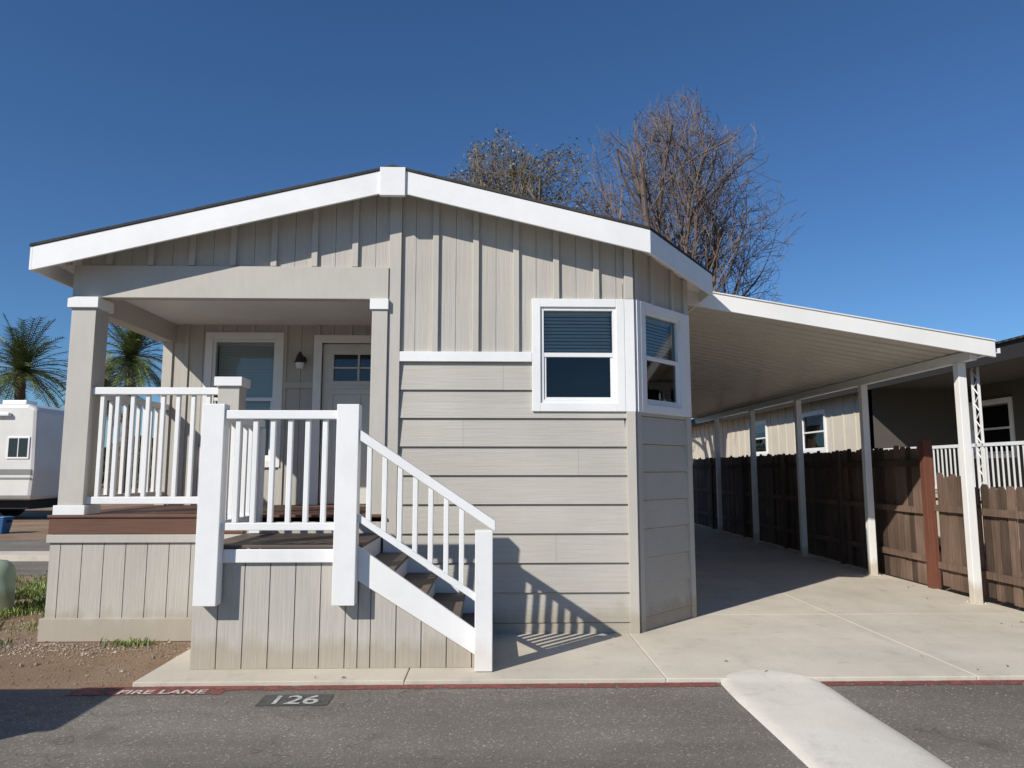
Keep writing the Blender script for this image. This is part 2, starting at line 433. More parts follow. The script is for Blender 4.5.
# roof
EL, ER, YFA = -4.45, 2.42, 6.90
BXf = 1.55
m = MB()
pl = [(EL, YFA), (XC, YFA), (XC, YB + .3), (EL, YB + .3)]
pr = [(XC, YFA), (BXf, YFA), (ER, YFA + ER - BXf), (ER, YB + .3), (XC, YB + .3)]
for p in (pl, pr):
    q = [(x + (-.03 if x == EL else .03 if x == ER else 0), y - (0.04 if y < 7 else 0)) for x, y in p]
    m.slab(q, lambda x, y: zr(x) + 0.030, lambda x, y: zr(x) + 0.004)
m.make('shingle_roof', M_shing, house)
m = MB()
for p in (pl, pr): m.slab(p, lambda x, y: zr(x) + 0.002, lambda x, y: zr(x) - 0.08)
m.make('roof_soffit', M_white, house)
m = MB(); F = 0.235; y0, y1 = YFA - .03, YFA - .001
m.pxz([(EL, zr(EL) - F), (XC - .125, zr(XC - .125) - F), (XC - .125, zr(XC - .125)), (EL, zr(EL))], y0, y1)
m.pxz([(XC + .125, zr(XC + .125) - F), (BXf, zr(BXf) - F), (BXf, zr(BXf)), (XC + .125, zr(XC + .125))], y0, y1)
a = Vector((BXf, y0)); b = Vector((ER + .01, y0 + ER + .01 - BXf)); nrm = Vector((-.02, .02))
P = lambda v, z: (v.x, v.y, z)
m.hexa([P(a, zr(BXf) - F), P(b, zr(ER) - F), P(b + nrm, zr(ER) - F), P(a + nrm, zr(BXf) - F)],
       [P(a, zr(BXf)), P(b, zr(ER)), P(b + nrm, zr(ER)), P(a + nrm, zr(BXf))])
m.box(ER, ER + .025, YFA + ER - BXf + .02, YB + .3, zr(ER) - .2, zr(ER)); m.box(EL - .025, EL, y0, YB + .3, zr(EL) - F, zr(EL))
m.make('white_fascia', M_white, house, 0.003)
m = MB(); m.box(XC - .125, XC + .125, y0 - .025, y1, RIDGE - .29, RIDGE + .0); m.make('peak_block', M_white, house, 0.004)

# porch
m = MB()
m.box(XL - 0.04, -1.062, YF - 0.06, YF - 0.0, 3.31, 3.64)
m.box(XL - 0.02, -1.0, YF + 0.002, YF + 0.14, 3.33, 3.5)
m.box(XL - 0.04, XL + 0.14, YF + 0.142, 9.1, 3.2, 3.55)
m.make('porch_beam', M_trim, house, 0.004)
m = MB(); m.box(XL, -1.0, YF + 0.142, 9.14, 3.43, 3.46); m.make('porch_ceiling', M_white, house)
YP = 9.1
W3 = (-3.14, 1.72, 0.80, 1.52); h3 = (W3[0] - W3[2] / 2, W3[0] + W3[2] / 2, W3[1], W3[1] + W3[3])
DX0, DX1, DZ = -2.17, -1.26, 3.2
hd = (DX0, DX1, 1.17, DZ)
m = MB()
for (a, b, c, d) in cut(XL, -0.94, 1.0, 3.5, [h3, hd]): m.box(a, b, YP + 0.011, YP + 0.06, c, d)
m.make('porch_wall_sheathing', M_vert, house)
m = MB(); panels(m, XL, -1.0, 1.17, lambda x: 3.43, YP, [h3, hd], phase=-1.0); m.make('porch_wall_siding', M_vert, house)
m = MB()
for i in range(1, 8):
    x = -1.0 - 0.41 * i
    for (a, b, c, d) in cut(x - .028, x + .028, 1.17, 3.43, [(h3[0] - .09, h3[1] + .09, h3[2] - .09, h3[3] + .09), (DX0 - .1, DX1 + .1, 1.1, DZ + .1)]):
        m.box(a, b, YP - .03, YP - .012, c, d)
m.box(h3[1] + .09, DX0 - .1, YP - .034, YP - .0125, 2.62, 2.70)
m.box(XL, XL + .12, YP - .034, YP - .001, 1.17, 3.43)
m.make('porch_battens', M_trim, house, 0.003)
window(Matrix.Translation((0, YP, 0)), W3[0], W3[1], W3[2], W3[3], house, blind=0.97, name='porch_window', cas=0.09, tilt=.015)
m = MB()
m.box(DX0 - .1, DX0, YP - .05, YP + .06, 1.17, DZ + .1); m.box(DX1, DX1 + .1, YP - .05, YP + .06, 1.17, DZ + .1); m.box(DX0, DX1, YP - .05, YP + .06, DZ, DZ + .1)
m.make('door_casing', M_white, house, 0.004)
m = MB(); dy = YP + 0.02
lx0, lx1, lz0, lz1 = DX0 + .14, DX1 - .14, 2.72, 3.06
for (a, b, c, d) in cut(DX0 + .003, DX1 - .003, 1.18, DZ - .003, [(lx0, lx1, lz0, lz1), (DX0 + .14, DX0 + .42, 1.36, 2.55), (DX1 - .42, DX1 - .14, 1.36, 2.55)]):
    m.box(a, b, dy, dy + .045, c, d)
m.box(DX0 + .14, DX1 - .14, dy + .015, dy + .04, 1.36, 2.55)
mx_ = (lx0 + lx1) / 2
m.box(mx_ - .012, mx_ + .012, dy + .005, dy + .04, lz0, lz1); m.box(lx0, mx_ - .012, dy + .005, dy + .04, 2.88, 2.90); m.box(mx_ + .012, lx1, dy + .005, dy + .04, 2.88, 2.90)
m.box(lx0 - .04, lx1 + .04, dy - .02, dy - .001, 2.62, 2.655)
m.make('front_door', M_door, house, 0.003)
m = MB(); m.add([(lx0, dy + .03, lz0), (lx1, dy + .03, lz0), (lx1, dy + .03, lz1), (lx0, dy + .03, lz1)], [(0, 1, 2, 3)]); m.make('door_lites', M_dglass, house)
m = MB(); m.tube((DX0 + .07, dy - .05, 2.15), (DX0 + .07, dy, 2.15), .03, .03, 12); m.tube((DX0 + .07, dy - .03, 2.3), (DX0 + .07, dy, 2.3), .03, .03, 12); m.make('door_knob', M_lampm, house)
m = MB(); lx = -2.42
m.tube((lx, YP - .03, 2.98), (lx, YP, 2.98), .055, .055, 14); m.tube((lx, YP - .10, 3.0), (lx, YP - .03, 3.02), .012, .012, 8)
m.tube((lx, YP - .12, 2.93), (lx, YP - .12, 3.03), .07, .035, 14); m.tube((lx, YP - .12, 3.03), (lx, YP - .12, 3.07), .035, .01, 14)
m.make('porch_lamp', M_lampm, house)
m = MB(); m.tube((lx, YP - .12, 2.86), (lx, YP - .12, 2.93), .04, .055, 14); m.make('porch_lamp_glass', M_vinyl, house)

# deck
DK = 1.17; DL = -4.25
m = MB(); y = 7.1
while y < 9.08:
    m.box(DL - .01, -1.065, y, min(y + .137, 9.085), DK - .025, DK); y += .142
m.make('deck_boards', M_deck, house, 0.003)
m = MB(); m.box(DL, -2.4, 7.115, 7.14, 0.99, DK - .027); m.make('deck_rim', M_deck, house, 0.003)
m = MB(); m.box(DL, -2.385, 7.095, 7.17, 0.91, 0.985); m.box(DL - .01, -2.385, 7.09, 7.17, 0.0, 0.21); m.make('deck_skirt_trim', M_trim, house, 0.003)
m = MB(); panels(m, DL + .02, -2.385, 0.0, lambda x: 0.92, 7.13, phase=-2.485, gap=.008); m.box(DL + .02, -1.08, 7.141, 7.16, 0, 1.1)
m.box(DL + .02, DL + .05, 7.16, 9.1, 0, 1.14)
m.make('deck_skirt', M_vert, house)
m = MB(); m.box(-4.19, -3.95, 7.13, 7.37, DK + .09, 3.2); m.make('porch_post', M_trim, house, 0.004)
m = MB(); m.box(-4.22, -3.92, 7.11, 7.40, DK, DK + .09); m.box(-4.22, -3.92, 7.10, 7.40, 3.2, 3.308); m.make('post_collars', M_white, house, 0.004)
m = MB(); m.box(-1.22, -1.063, 7.13, 7.33, DK + .0, 3.2); m.make('porch_pilaster', M_trim, house, 0.004)
m = MB(); m.box(-1.24, -1.055, 7.11, 7.35, 3.2, 3.308); m.make('pilaster_collar', M_white, house, 0.004)
m = MB(); m.box(-2.71, -2.50, 7.12, 7.32, DK, 2.42); m.make('entry_newel', M_trim, house, 0.004)
m = MB(); m.box(-2.74, -2.47, 7.09, 7.35, 2.42, 2.51); m.make('entry_newel_cap', M_white, house, 0.004)
rail = MB()
rail.box(-3.99, -2.71, 7.16, 7.25, 2.34, 2.41); rail.box(-3.99, -2.71, 7.18, 7.23, 1.27, 1.34)
x = -3.86
while x < -2.76:
    rail.box(x - .02, x + .02, 7.185, 7.225, 1.34, 2.34); x += .148
rail.box(-4.13, -4.04, 7.37, 9.06, 2.34, 2.41); rail.box(-4.11, -4.06, 7.37, 9.06, 1.27, 1.34)
y = 7.5
while y < 9.0:
    rail.box(-4.105, -4.065, y - .02, y + .02, 1.34, 2.34); y += .15
# landing
LZ = .97
PA, PB, PC_, PD = -2.345, -2.165, -1.265, -1.085
rail.box(PA, PB, 5.85, 5.972, .54, 2.13); rail.box(PC_, PD, 5.85, 5.972, .54, 2.13)
rail.box(PB, PC_, 5.865, 5.955, 2.01, 2.08); rail.box(PB, PC_, 5.885, 5.935, 1.12, 1.18)
x = PB + .10
while x < PC_ - .04:
    rail.box(x - .02, x + .02, 5.89, 5.93, 1.18, 2.01); x += .14
rail.box(-2.32, -2.23, 5.972, 7.11, 2.01, 2.08); rail.box(-2.30, -2.25, 5.972, 7.11, 1.12, 1.18)
y = 6.1
while y < 7.08:
    rail.box(-2.295, -2.255, y - .02, y + .02, 1.18, 2.01); y += .15
rail.box(-2.32, -2.22, 7.03, 7.11, 1.0, 2.0)
rail.box(PB, PC_, 5.955, 5.985, .86, .965)
s = -.665
zt_ = lambda x: 1.925 + s * (x + 1.08)
rail.pxz([(PD, zt_(PD) - .085), (.02, zt_(.02) - .085), (.02, zt_(.02)), (PD, zt_(PD))], 5.865, 5.955)
zb_ = lambda x: 1.25 + s * (x + 1.08)
rail.pxz([(PD, zb_(PD) - .06), (-.13, zb_(-.13) - .06), (-.13, zb_(-.13)), (PD, zb_(PD))], 5.885, 5.935)
x = -1.0
while x < -.16:
    rail.pxz([(x - .02, zb_(x - .02)), (x + .02, zb_(x + .02)), (x + .02, zt_(x + .02) - .085), (x - .02, zt_(x - .02) - .085)], 5.89, 5.93); x += .125
rail.box(-.14, .0, 5.85, 5.972, 0.035, zt_(.0) - .09)
zs = lambda x: .985 - .69 * (x + 1.08)
rail.pxz([(PD, zs(PD) - .27), (-.14, zs(-.14) - .2), (-.14, zs(-.14)), (PD, zs(PD))], 5.948, 5.985)
rail.pxz([(-1.06, zs(-1.08) - .25), (-.05, zs(-.05) - .2), (-.05, zs(-.05)), (-1.06, zs(-1.08))], 7.11, 7.14)
rail.make('white_railing', M_white, house, 0.005)
m = MB(); y = 5.99
while y < 7.08:
    m.box(-2.37, -1.06, y, min(y + .137, 7.095), LZ - .0, LZ + .025); y += .142
for k in range(1, 5):
    zk = LZ - k * .19; x0 = -1.08 + (k - 1) * .265
    m.box(x0, x0 + .29, 5.99, 6.27, zk, zk + .03); m.box(x0, x0 + .29, 6.275, 6.69, zk, zk + .03); m.box(x0, x0 + .29, 6.695, 7.105, zk, zk + .03)
m.make('stair_treads', M_tread, house, 0.004)
m = MB()
for k in range(0, 5):
    zk = LZ - k * .19; x0 = -1.08 + k * .265
    m.box(x0 - .02, x0 - .001, 5.99, 7.105, max(.034, zk - .19 + .03), zk)
m.make('stair_risers', M_white, house, 0.002)
m = MB()
panels(m, -2.40, -1.08, 0.032, lambda x: .90, 6.0, phase=-2.40, w=.203, gap=.008)
panels(m, -1.08, -.13, 0.032, lambda x: max(.04, zs(x) - .1), 6.0, phase=-2.40, w=.203, gap=.008)
m.box(-2.38, -1.08, 6.011, 6.03, 0.032, .96); m.box(-2.40, -2.375, 6.03, 7.08, 0.032, .965)
m.pxz([(-1.08, .032), (-.13, .032), (-.13, zs(-.13) - .06), (-1.08, zs(-1.08) - .06)], 6.011, 6.03)
m.box(-.15, -.13, 6.03, 7.1, 0.032, .2)
m.make('landing_skirt', M_vert, house)

# ------------------------------------------------------------ CARPORT
cp = empty('carport')
cx0, cx1, cy0, cy1 = 2.22, 5.92, 8.25, 20.0
zc = lambda x: 3.68 - (x - cx0) * (0.62 / (cx1 - cx0))
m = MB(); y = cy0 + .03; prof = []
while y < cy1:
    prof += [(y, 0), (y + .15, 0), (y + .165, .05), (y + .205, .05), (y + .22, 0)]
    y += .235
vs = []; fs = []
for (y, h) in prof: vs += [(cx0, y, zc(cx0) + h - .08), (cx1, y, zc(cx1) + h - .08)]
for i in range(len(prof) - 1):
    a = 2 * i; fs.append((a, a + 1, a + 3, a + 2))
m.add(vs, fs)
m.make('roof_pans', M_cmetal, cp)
m = MB()
m.pxz([(cx0, zc(cx0) - .14), (cx1, zc(cx1) - .14), (cx1, zc(cx1) + .05), (cx0, zc(cx0) + .05)], cy0 - .02, cy0 + .02)
m.pxz([(cx0, zc(cx0) + .05), (cx1, zc(cx1) + .05), (cx1, zc(cx1) + .065), (cx0, zc(cx0) + .065)], cy0 - .035, cy0 + .06)
m.box(cx0 - .04, cx0, cy0, cy1, 3.53, 3.70)
BX = 5.70
m.box(BX - .045, BX + .045, cy0 + .06, cy1, zc(BX) - .20, zc(BX) - .085)
m.make('fascia_beams', M_cwhite, cp, 0.003)
m = MB()
for y in (8.58, 10.9, 13.3, 15.7, 18.2):
    m.box(BX - .05, BX + .05, y - .05, y + .05, .03, zc(BX) - .202)
    m.box(BX - .09, BX + .09, y - .09, y + .09, .03, .042)
    for dx, dy in ((.065, .065), (-.065, .065), (.065, -.065), (-.065, -.065)): m.tube((BX + dx, y + dy, .042), (BX + dx, y + dy, .06), .012, .012, 6)
m.make('posts', M_cwhite, cp, 0.006)
m = MB(); m.box(cx1 - .01, cx1 + .07, cy0 + .0, cy1, zc(cx1) - .09, zc(cx1) - .08); m.box(cx1 + .06, cx1 + .07, cy0, cy1, zc(cx1) - .08, zc(cx1) - .03)
m.make('gutter', M_cwhite, cp)

# ------------------------------------------------------------ FENCE
fe = empty('wooden_fence'); m = MB()
FX = 5.98
def picket(y, w, z0, h, dx, lean):
    X = FX + dx
    f = [(y, z0), (y + w, z0), (y + w + lean, h - .04), (y + w - .03 + lean, h), (y + .03 + lean, h), (y + lean, h - .04)]
    vs = [(X, a, b) for a, b in f] + [(X + .018, a, b) for a, b in f]
    m.add(vs, [(5, 4, 3, 2, 1, 0), (6, 7, 8, 9, 10, 11), (0, 1, 7, 6), (1, 2, 8, 7), (2, 3, 9, 8), (3, 4, 10, 9), (4, 5, 11, 10), (5, 0, 6, 11)])
y = 9.80
while y < 24:
    picket(y, .135, .03, 1.93 + random.uniform(-.03, .03), random.uniform(-.006, .006), random.uniform(-.006, .006))
    y += .135 + random.uniform(.003, .014)
y = 3.4
while y < 9.6:
    h = 1.42 + random.uniform(-.035, .03) if y < 8.9 else 1.52 + random.uniform(-.02, .05)
    if y < 5.4: h = 1.1
    picket(y, .128, .05 + random.uniform(0, .03), h, random.uniform(-.008, .008), random.uniform(-.01, .01))
    y += .128 + random.uniform(.006, .03)
for z in (.35, 1.0, 1.65): m.box(FX - .045, FX - .008, 9.8, 24, z, z + .085)
for z in (.3, 1.05): m.box(FX - .045, FX - .010, 3.5, 9.66, z, z + .085)
y = 12.2
while y < 24: m.box(FX - .1, FX - .046, y, y + .09, .03, 1.9); y += 2.4
m.box(FX - .13, FX - .046, 7.2, 7.29, .03, 1.4)
m.make('fence_boards', M_fence, fe)
m = MB(); m.box(FX - .13, FX - .01, 9.67, 9.79, .03, 2.0); m.make('fence_post', M_rpost, fe, .005)

# ------------------------------------------------------------ GROUND
m = MB(); g = 400
m.add([(-g, -g, -.004), (g, -g, -.004), (g, g, -.004), (-g, g, -.004)], [(0, 1, 2, 3)]); m.make('ground', M_dirt)
m = MB()
vs = []; n = 900
for i in range(n + 1):
    x = -80 + 160 * i / n
    e = 5.645 if x > -2.7 else 5.60 + .05 * math.sin(x * 2.3) * math.sin(x * 5.1) + random.uniform(-.03, .03)
    vs += [(x, -14, 0), (x, e, 0)]
m.add(vs, [(2 * i, 2 * i + 2, 2 * i + 3, 2 * i + 1) for i in range(n)])
m.make('road', M_asph)
m = MB()
m.add([(-80, 11.4, 0.0), (-4.75, 11.4, 0.0), (-4.75, 17.2, 0.0), (-80, 17.2, 0.0)], [(0, 1, 2, 3)])
m.add([(-9.5, 17.2, 0.0), (-4.75, 17.2, 0.0), (-4.75, 60, 0.0), (-9.5, 60, 0.0)], [(0, 1, 2, 3)])
m.make('side_road', M_asph)
m = MB()
xs = [-2.68, -.66, 1.32, 3.72, 5.93]; ys = [5.65, 8.05, 11.0, 14.0, 17.0, 20.3]
for i in range(4):
    for j in range(5):
        m.box(xs[i] + .004, xs[i + 1] - .004, ys[j] + .004, ys[j + 1] - .004, -.05, .03)
m.box(xs[0], xs[-1], 5.66, 20.29, -.06, .018)
m.box(-12.5, -7.6, 13.2, 13.9, -.05, .10)
m.make('driveway', M_conc, None, .006)
m = MB(); cxm, hw = 2.10, .39
yy = [-9 + i * 0.5 for i in range(29)] + [5.2, 5.35, 5.5, 5.6, 5.68, 5.74, 5.79, 5.83, 5.85]
NU = 20; vs = []; fs = []
for y in yy:
    q_ = max(0.0, (y - 5.5) / .355)
    sc_ = max(0.0, 1 - q_ ** 3.0) ** .5 if q_ > 0 else 1.0
    lft = cxm - hw * sc_; rgt = cxm + hw * sc_
    for k in range(NU + 1):
        u = k / NU
        vs.append((lft + (rgt - lft) * u + .006 * math.sin(y * 7 + k), y, .001 + .020 * (1 - (2 * u - 1) ** 8) ** .7 + (.014 if y > 5.6 else 0)))
for j in range(len(yy) - 1):
    for k in range(NU):
        a = j * (NU + 1) + k; fs.append((a, a + 1, a + NU + 2, a + NU + 1))
m.add(vs, fs); m.make('concrete_road_strip', M_conc2, None, smooth=True)
m = MB()
for (a, b) in ((-3.05, 1.70), (2.49, 20)):
    m.add([(a, 5.53, .004), (b, 5.53, .004), (b, 5.64, .004), (a, 5.64, .004)], [(0, 1, 2, 3)])
m.add([(-3.05, 5.44, .0042), (-1.95, 5.44, .0042), (-1.95, 5.529, .0042), (-3.05, 5.529, .0042)], [(0, 1, 2, 3)])
m.make('red_line_marking', M_red)
m = MB(); m.add([(-1.62, 5.17, .004), (-1.13, 5.17, .004), (-1.13, 5.42, .004), (-1.62, 5.42, .004)], [(0, 1, 2, 3)]); m.make('number_patch_marking', M_patch)
def text(name, s, x, y, size, mat, sx=1.0):
    c = bpy.data.curves.new(name, 'FONT'); c.body = s; c.size = size; c.offset = .003
    o = bpy.data.objects.new(name, c); sc.collection.objects.link(o)
    o.location = (x, y, .008); o.scale = (sx, 1, 1); c.materials.append(mat)
text('space_number_marking', '126', -1.56, 5.20, .26, M_num, 0.92)
text('fire_lane_marking', 'FIRE LANE', -2.70, 5.45, .125, M_redtxt, 1.12)

m = MB()
def blade(x, y, h):
    a = random.uniform(0, 6.28); w = .006; l = h * .5
    dx, dy = math.cos(a), math.sin(a)
    m.add([(x - dy * w, y + dx * w, 0), (x + dy * w, y - dx * w, 0), (x + dx * l * .4 + dy * w * .7, y + dy * l * .4 - dx * w * .7, h * .7), (x + dx * l, y + dy * l, h)], [(0, 1, 2), (0, 2, 3)])
for i in range(11000):
    x = random.gauss(-5.6, .7); y = random.gauss(9.3, .8)
    if x > -4.6 or math.sin(x * 4.1) * math.sin(y * 3.3) < -.45: continue
    blade(x, y, random.uniform(.03, .11))
for i in range(900):
    cx_, cy_ = random.choice([(-4.75, 8.3), (-6.2, 7.2), (-3.3, 6.95), (-5.2, 10.9), (-4.7, 7.0), (-4.4, 7.6)])
    blade(random.gauss(cx_, .12), random.gauss(cy_, .05), random.uniform(.02, .07))
m.make('grass', M_grass)
m = MB()
for i in range(3600):
    if random.random() < .6: x = random.uniform(-8, -2.7); y = random.uniform(5.66, 9.5)
    else: x = random.gauss(-3.9, .7); y = random.gauss(6.9, .18)
    if x > -2.7 or (x > -4.3 and y > 7.05): continue
    r = random.uniform(.004, .014) * (1 if random.random() < .94 else 2.2)
    h = r * random.uniform(.5, .9); a = random.uniform(0, 1.5)
    vs = [(x + r * math.cos(a + t * 1.2566) * random.uniform(.7, 1.1), y + r * math.sin(a + t * 1.2566) * random.uniform(.7, 1.1), 0) for t in range(5)] + [(x, y, h)]
    m.add(vs, [(0, 1, 5), (1, 2, 5), (2, 3, 5), (3, 4, 5), (4, 0, 5)])
for i in range(900):
    x = random.uniform(-7, 5.9); y = 5.6 - abs(random.gauss(0, .25)) - .02
    r = random.uniform(.003, .009)
    vs = [(x + r * math.cos(t * 2.09), y + r * math.sin(t * 2.09), .001) for t in range(3)] + [(x, y, r)]
    m.add(vs, [(0, 1, 3), (1, 2, 3), (2, 0, 3)])
m.make('gravel', M_peb)
m = MB()
for i in range(70):
    if i < 15: x = random.uniform(-2.4, 5.7); y = 5.66 + abs(random.gauss(0, .4)); z = .034
    elif i < 40: x = random.uniform(5.2, 5.85); y = random.uniform(6, 12); z = .034
    else: x = random.uniform(-6, -2.8); y = random.uniform(5.7, 8.0); z = .006
    if x < 1.5 and y > 5.95 and i < 15: continue
    a = random.uniform(0, 6.28); r = random.uniform(.010, .022)
    ca, sa = math.cos(a) * r, math.sin(a) * r
    m.add([(x - ca, y - sa, z), (x + sa * .5, y - ca * .5, z + .006), (x + ca, y + sa, z + .003), (x - sa * .5, y + ca * .5, z + .010)], [(0, 1, 2, 3)])
m.make('fallen_leaves', M_dryl)

# ------------------------------------------------------------ utility pedestal & added off-frame shadow caster
up = empty('utility_pedestal'); m = MB()
c = (-5.60, 8.45)
zs_ = [0, .03, .03, .42, .52, .58, .60]; rs = [.26, .26, .22, .21, .19, .12, .0]
n = 20; vs = []
for z, r in zip(zs_, rs):
    for i in range(n):
        t = 2 * math.pi * i / n; vs.append((c[0] + r * math.cos(t), c[1] + r * .8 * math.sin(t), z))
fs = [(j * n + i, j * n + (i + 1) % n, (j + 1) * n + (i + 1) % n, (j + 1) * n + i) for j in range(len(zs_) - 1) for i in range(n)]
m.add(vs, fs); m.make('cover', M_green, up, smooth=True)
m = MB(); m.box(c[0] - .03, c[0] + .03, c[1] - .205, c[1] - .15, .25, .33); m.make('latch', M_galv, up)
ub = empty('added_shadow_cabinet')  # made-up cabinet out of view, added to cast the lower-left road shadow
m = MB(); m.box(-7.0, -4.45, 3.1, 3.9, .12, 1.60); m.box(-7.03, -4.42, 3.07, 3.93, 1.60, 1.65); m.make('shadow_cabinet_body', M_green, ub, .01)
m = MB(); m.box(-7.1, -4.35, 3.0, 4.0, -.02, .12); m.make('shadow_cabinet_pad', M_conc, ub, .01)
m = MB()
for x in (-6.9, -5.75): m.box(x, x + 1.1, 3.08, 3.099, .2, 1.5)
for k in range(8): m.box(-6.8, -6.1, 3.06, 3.079, .4 + k * .05, .42 + k * .05)
m.make('shadow_cabinet_doors', M_green, ub, .004)
m = MB(); m.box(-5.95, -5.92, 3.04, 3.08, .85, 1.05); m.make('shadow_cabinet_handle', M_galv, ub)

# ------------------------------------------------------------ motorhome + bin
rv = empty('motorhome'); X0, X1, Y0, Y1 = -23.5, -14.6, 23.4, 25.8
def rbox(poly, y0, y1, name, mat, bv):
    q = MB(); q.pxz(poly, y0, y1); return q.make(name, mat, rv, bv)
rbox([(X0 + .3, .65), (X1, .65), (X1 + .05, 1.6), (X1, 3.55), (X1 - .3, 3.7), (X0 - .2, 3.7), (X0 - .9, 3.3), (X0 - 1.0, 2.5), (X0 - .2, 2.2), (X0 - .9, 1.6), (X0 - .9, .65)], Y0, Y1, 'body', M_rv, .12)
m = MB()
wins = ((-17.6, -15.9, 1.85, 2.8), (-15.4, -14.8, 2.0, 2.6), (-20.5, -19.2, 2.0, 2.75))
for (a, b, z0, z1) in wins + ((-23.7, -23.0, 1.7, 2.2),):
    m.box(a, b, Y0 - .02, Y0 + .01, z0, z1)
m.make('windows', M_dglass, rv, .01)
m = MB()
for (a, b, z0, z1) in wins:
    for (p, q, r, t) in cut(a - .05, b + .05, z0 - .05, z1 + .05, [(a, b, z0, z1)]): m.box(p, q, Y0 - .03, Y0 + .01, r, t)
    m.box((a + b) / 2 - .015, (a + b) / 2 + .015, Y0 - .03, Y0 - .021, z0, z1)
m.box(-18.9, -18.15, Y0 - .02, Y0 + .01, .9, 2.8)
m.make('window_frames_door', M_vinyl, rv, .01)
m = MB(); m.box(X0 + .2, X1 - .05, Y0 - .012, Y0 + .01, 1.45, 1.62); m.box(X0 + .2, X1 - .05, Y0 - .012, Y0 + .01, 1.3, 1.36)
m.box(X0, X1, Y0 - .012, Y0 + .01, .70, .80); m.make('stripes', M_stripe, rv)
m = MB(); m.box(-21.5, -15.4, Y0 - .14, Y0 - .01, 3.3, 3.42); m.box(-19.5, -18.5, 24.2, 25.1, 3.7, 3.98); m.box(-16.4, -15.6, 24.4, 25, 3.7, 3.92); m.make('awning_and_ac', M_vinyl, rv, .03)
m = MB()
for x in (-16.6, -17.5, -22.4):
    m.tube((x, Y0 + .02, .42), (x, Y0 + .3, .42), .42, .42, 24); m.tube((x, Y1 - .3, .42), (x, Y1 - .02, .42), .42, .42, 24)
m.box(X0, X1 - .2, Y0 + .3, Y1 - .3, .35, .66)
m.make('wheels', M_black, rv, .02)
m = MB()
for x in (-16.6, -17.5, -22.4): m.tube((x, Y0 - .0, .42), (x, Y0 + .03, .42), .2, .24, 18)
m.make('hubcaps', M_galv, rv)
bn = empty('recycling_bin'); m = MB(); bx, by = -12.55, 18.9
m.hexa([(bx - .2, by - .15, .0), (bx + .2, by - .15, .0), (bx + .2, by + .15, .0), (bx - .2, by + .15, .0)], [(bx - .26, by - .2, .38), (bx + .26, by - .2, .38), (bx + .26, by + .2, .38), (bx - .26, by + .2, .38)])
m.box(bx - .28, bx + .28, by - .22, by + .22, .38, .42); m.make('bin_body', M_blue, bn, .02)
m = MB()
for s_ in (-.3, .26): m.box(bx + s_, bx + s_ + .04, by - .06, by + .06, .28, .33)
m.make('bin_handles', M_black, bn)

# ------------------------------------------------------------ neighbour home
nb = empty('neighboring_mobile_home'); NX = 9.0
TN = Matrix.Translation((NX, 0, 0)) @ Matrix.Rotation(R(-90), 4, 'Z')
m = MB(TN)
nh = [(-20.7, -19.3, 2.15, 3.15), (-24.9, -23.5, 2.15, 3.15)]
for (a, b, c, d) in cut(-38, -17.0, .1, 3.55, nh): m.box(a, b, 0, .1, c, d)
TN2 = Matrix.Translation((11.3, 0, 0)) @ Matrix.Rotation(R(-90), 4, 'Z')
nh2 = [(-19.9 + 1.4, -17.4, 1.95, 3.1)]
nh2 = [(-16.7, -15.4, 1.95, 3.1)]
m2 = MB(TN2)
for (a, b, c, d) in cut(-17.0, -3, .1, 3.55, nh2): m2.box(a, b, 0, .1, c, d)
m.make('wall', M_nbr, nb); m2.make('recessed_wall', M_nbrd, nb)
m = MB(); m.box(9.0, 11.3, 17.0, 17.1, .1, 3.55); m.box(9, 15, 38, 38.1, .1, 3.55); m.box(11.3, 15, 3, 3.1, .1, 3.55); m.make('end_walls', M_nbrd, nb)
m = MB(TN)
x = -37.8
while x < -17.05:
    for (a, b, c, d) in cut(x, x + .05, .1, 3.55, [(q[0] - .1, q[1] + .1, q[2] - .1, q[3] + .1) for q in nh]): m.box(a, b, -.02, -.001, c, d)
    x += .61
m.make('wall_battens', M_nbr, nb)
for q in nh: window(TN, (q[0] + q[1]) / 2, q[2], q[1] - q[0], q[3] - q[2], nb, blind=.3, name='side_window')
for q in nh2: window(TN2, (q[0] + q[1]) / 2, q[2], q[1] - q[0], q[3] - q[2], nb, blind=.0, name='recessed_window')
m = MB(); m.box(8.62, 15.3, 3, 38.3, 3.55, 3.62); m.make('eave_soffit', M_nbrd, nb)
m = MB(); m.box(8.56, 8.615, 3, 38.3, 3.42, 3.72)
m.box(8.98, 9.08, 17.0, 17.1, .1, 3.4)
m.make('dark_fascia', M_nbrtrim, nb)
m = MB(); m.slab([(8.5, 2.9), (12, 2.9), (12, 38.4), (8.5, 38.4)], lambda x, y: 3.76 + (x - 8.55) * .2, lambda x, y: 3.722 + (x - 8.55) * .2)
m.slab([(12, 2.9), (15.4, 2.9), (15.4, 38.4), (12, 38.4)], lambda x, y: 4.45 - (x - 12) * .2, lambda x, y: 4.41 - (x - 12) * .2)
m.make('shingle_roof', M_shing, nb)
m = MB()
for y in (12.9, 9.3, 5.5):
    x = 8.85
    m.box(x - .02, x + .02, y - .095, y - .07, 1.1, 3.5); m.box(x - .02, x + .02, y + .07, y + .095, 1.1, 3.5)
    z = 1.15; k = 0
    while z < 3.35:
        a, b = (-.07, .07) if k % 2 == 0 else (.07, -.07)
        m.tube((x, y + a, z), (x, y + b, z + .15), .012, .012, 6); z += .15; k += 1
m.box(8.83, 8.87, 9.0, 16.8, 2.02, 2.08); m.box(8.83, 8.87, 9.0, 16.8, 1.22, 1.27)
y = 9.1
while y < 16.8: m.box(8.84, 8.86, y - .012, y + .012, 1.27, 2.02); y += .13
m.box(8.83, 8.87, 9.0, 9.05, .1, 2.1)
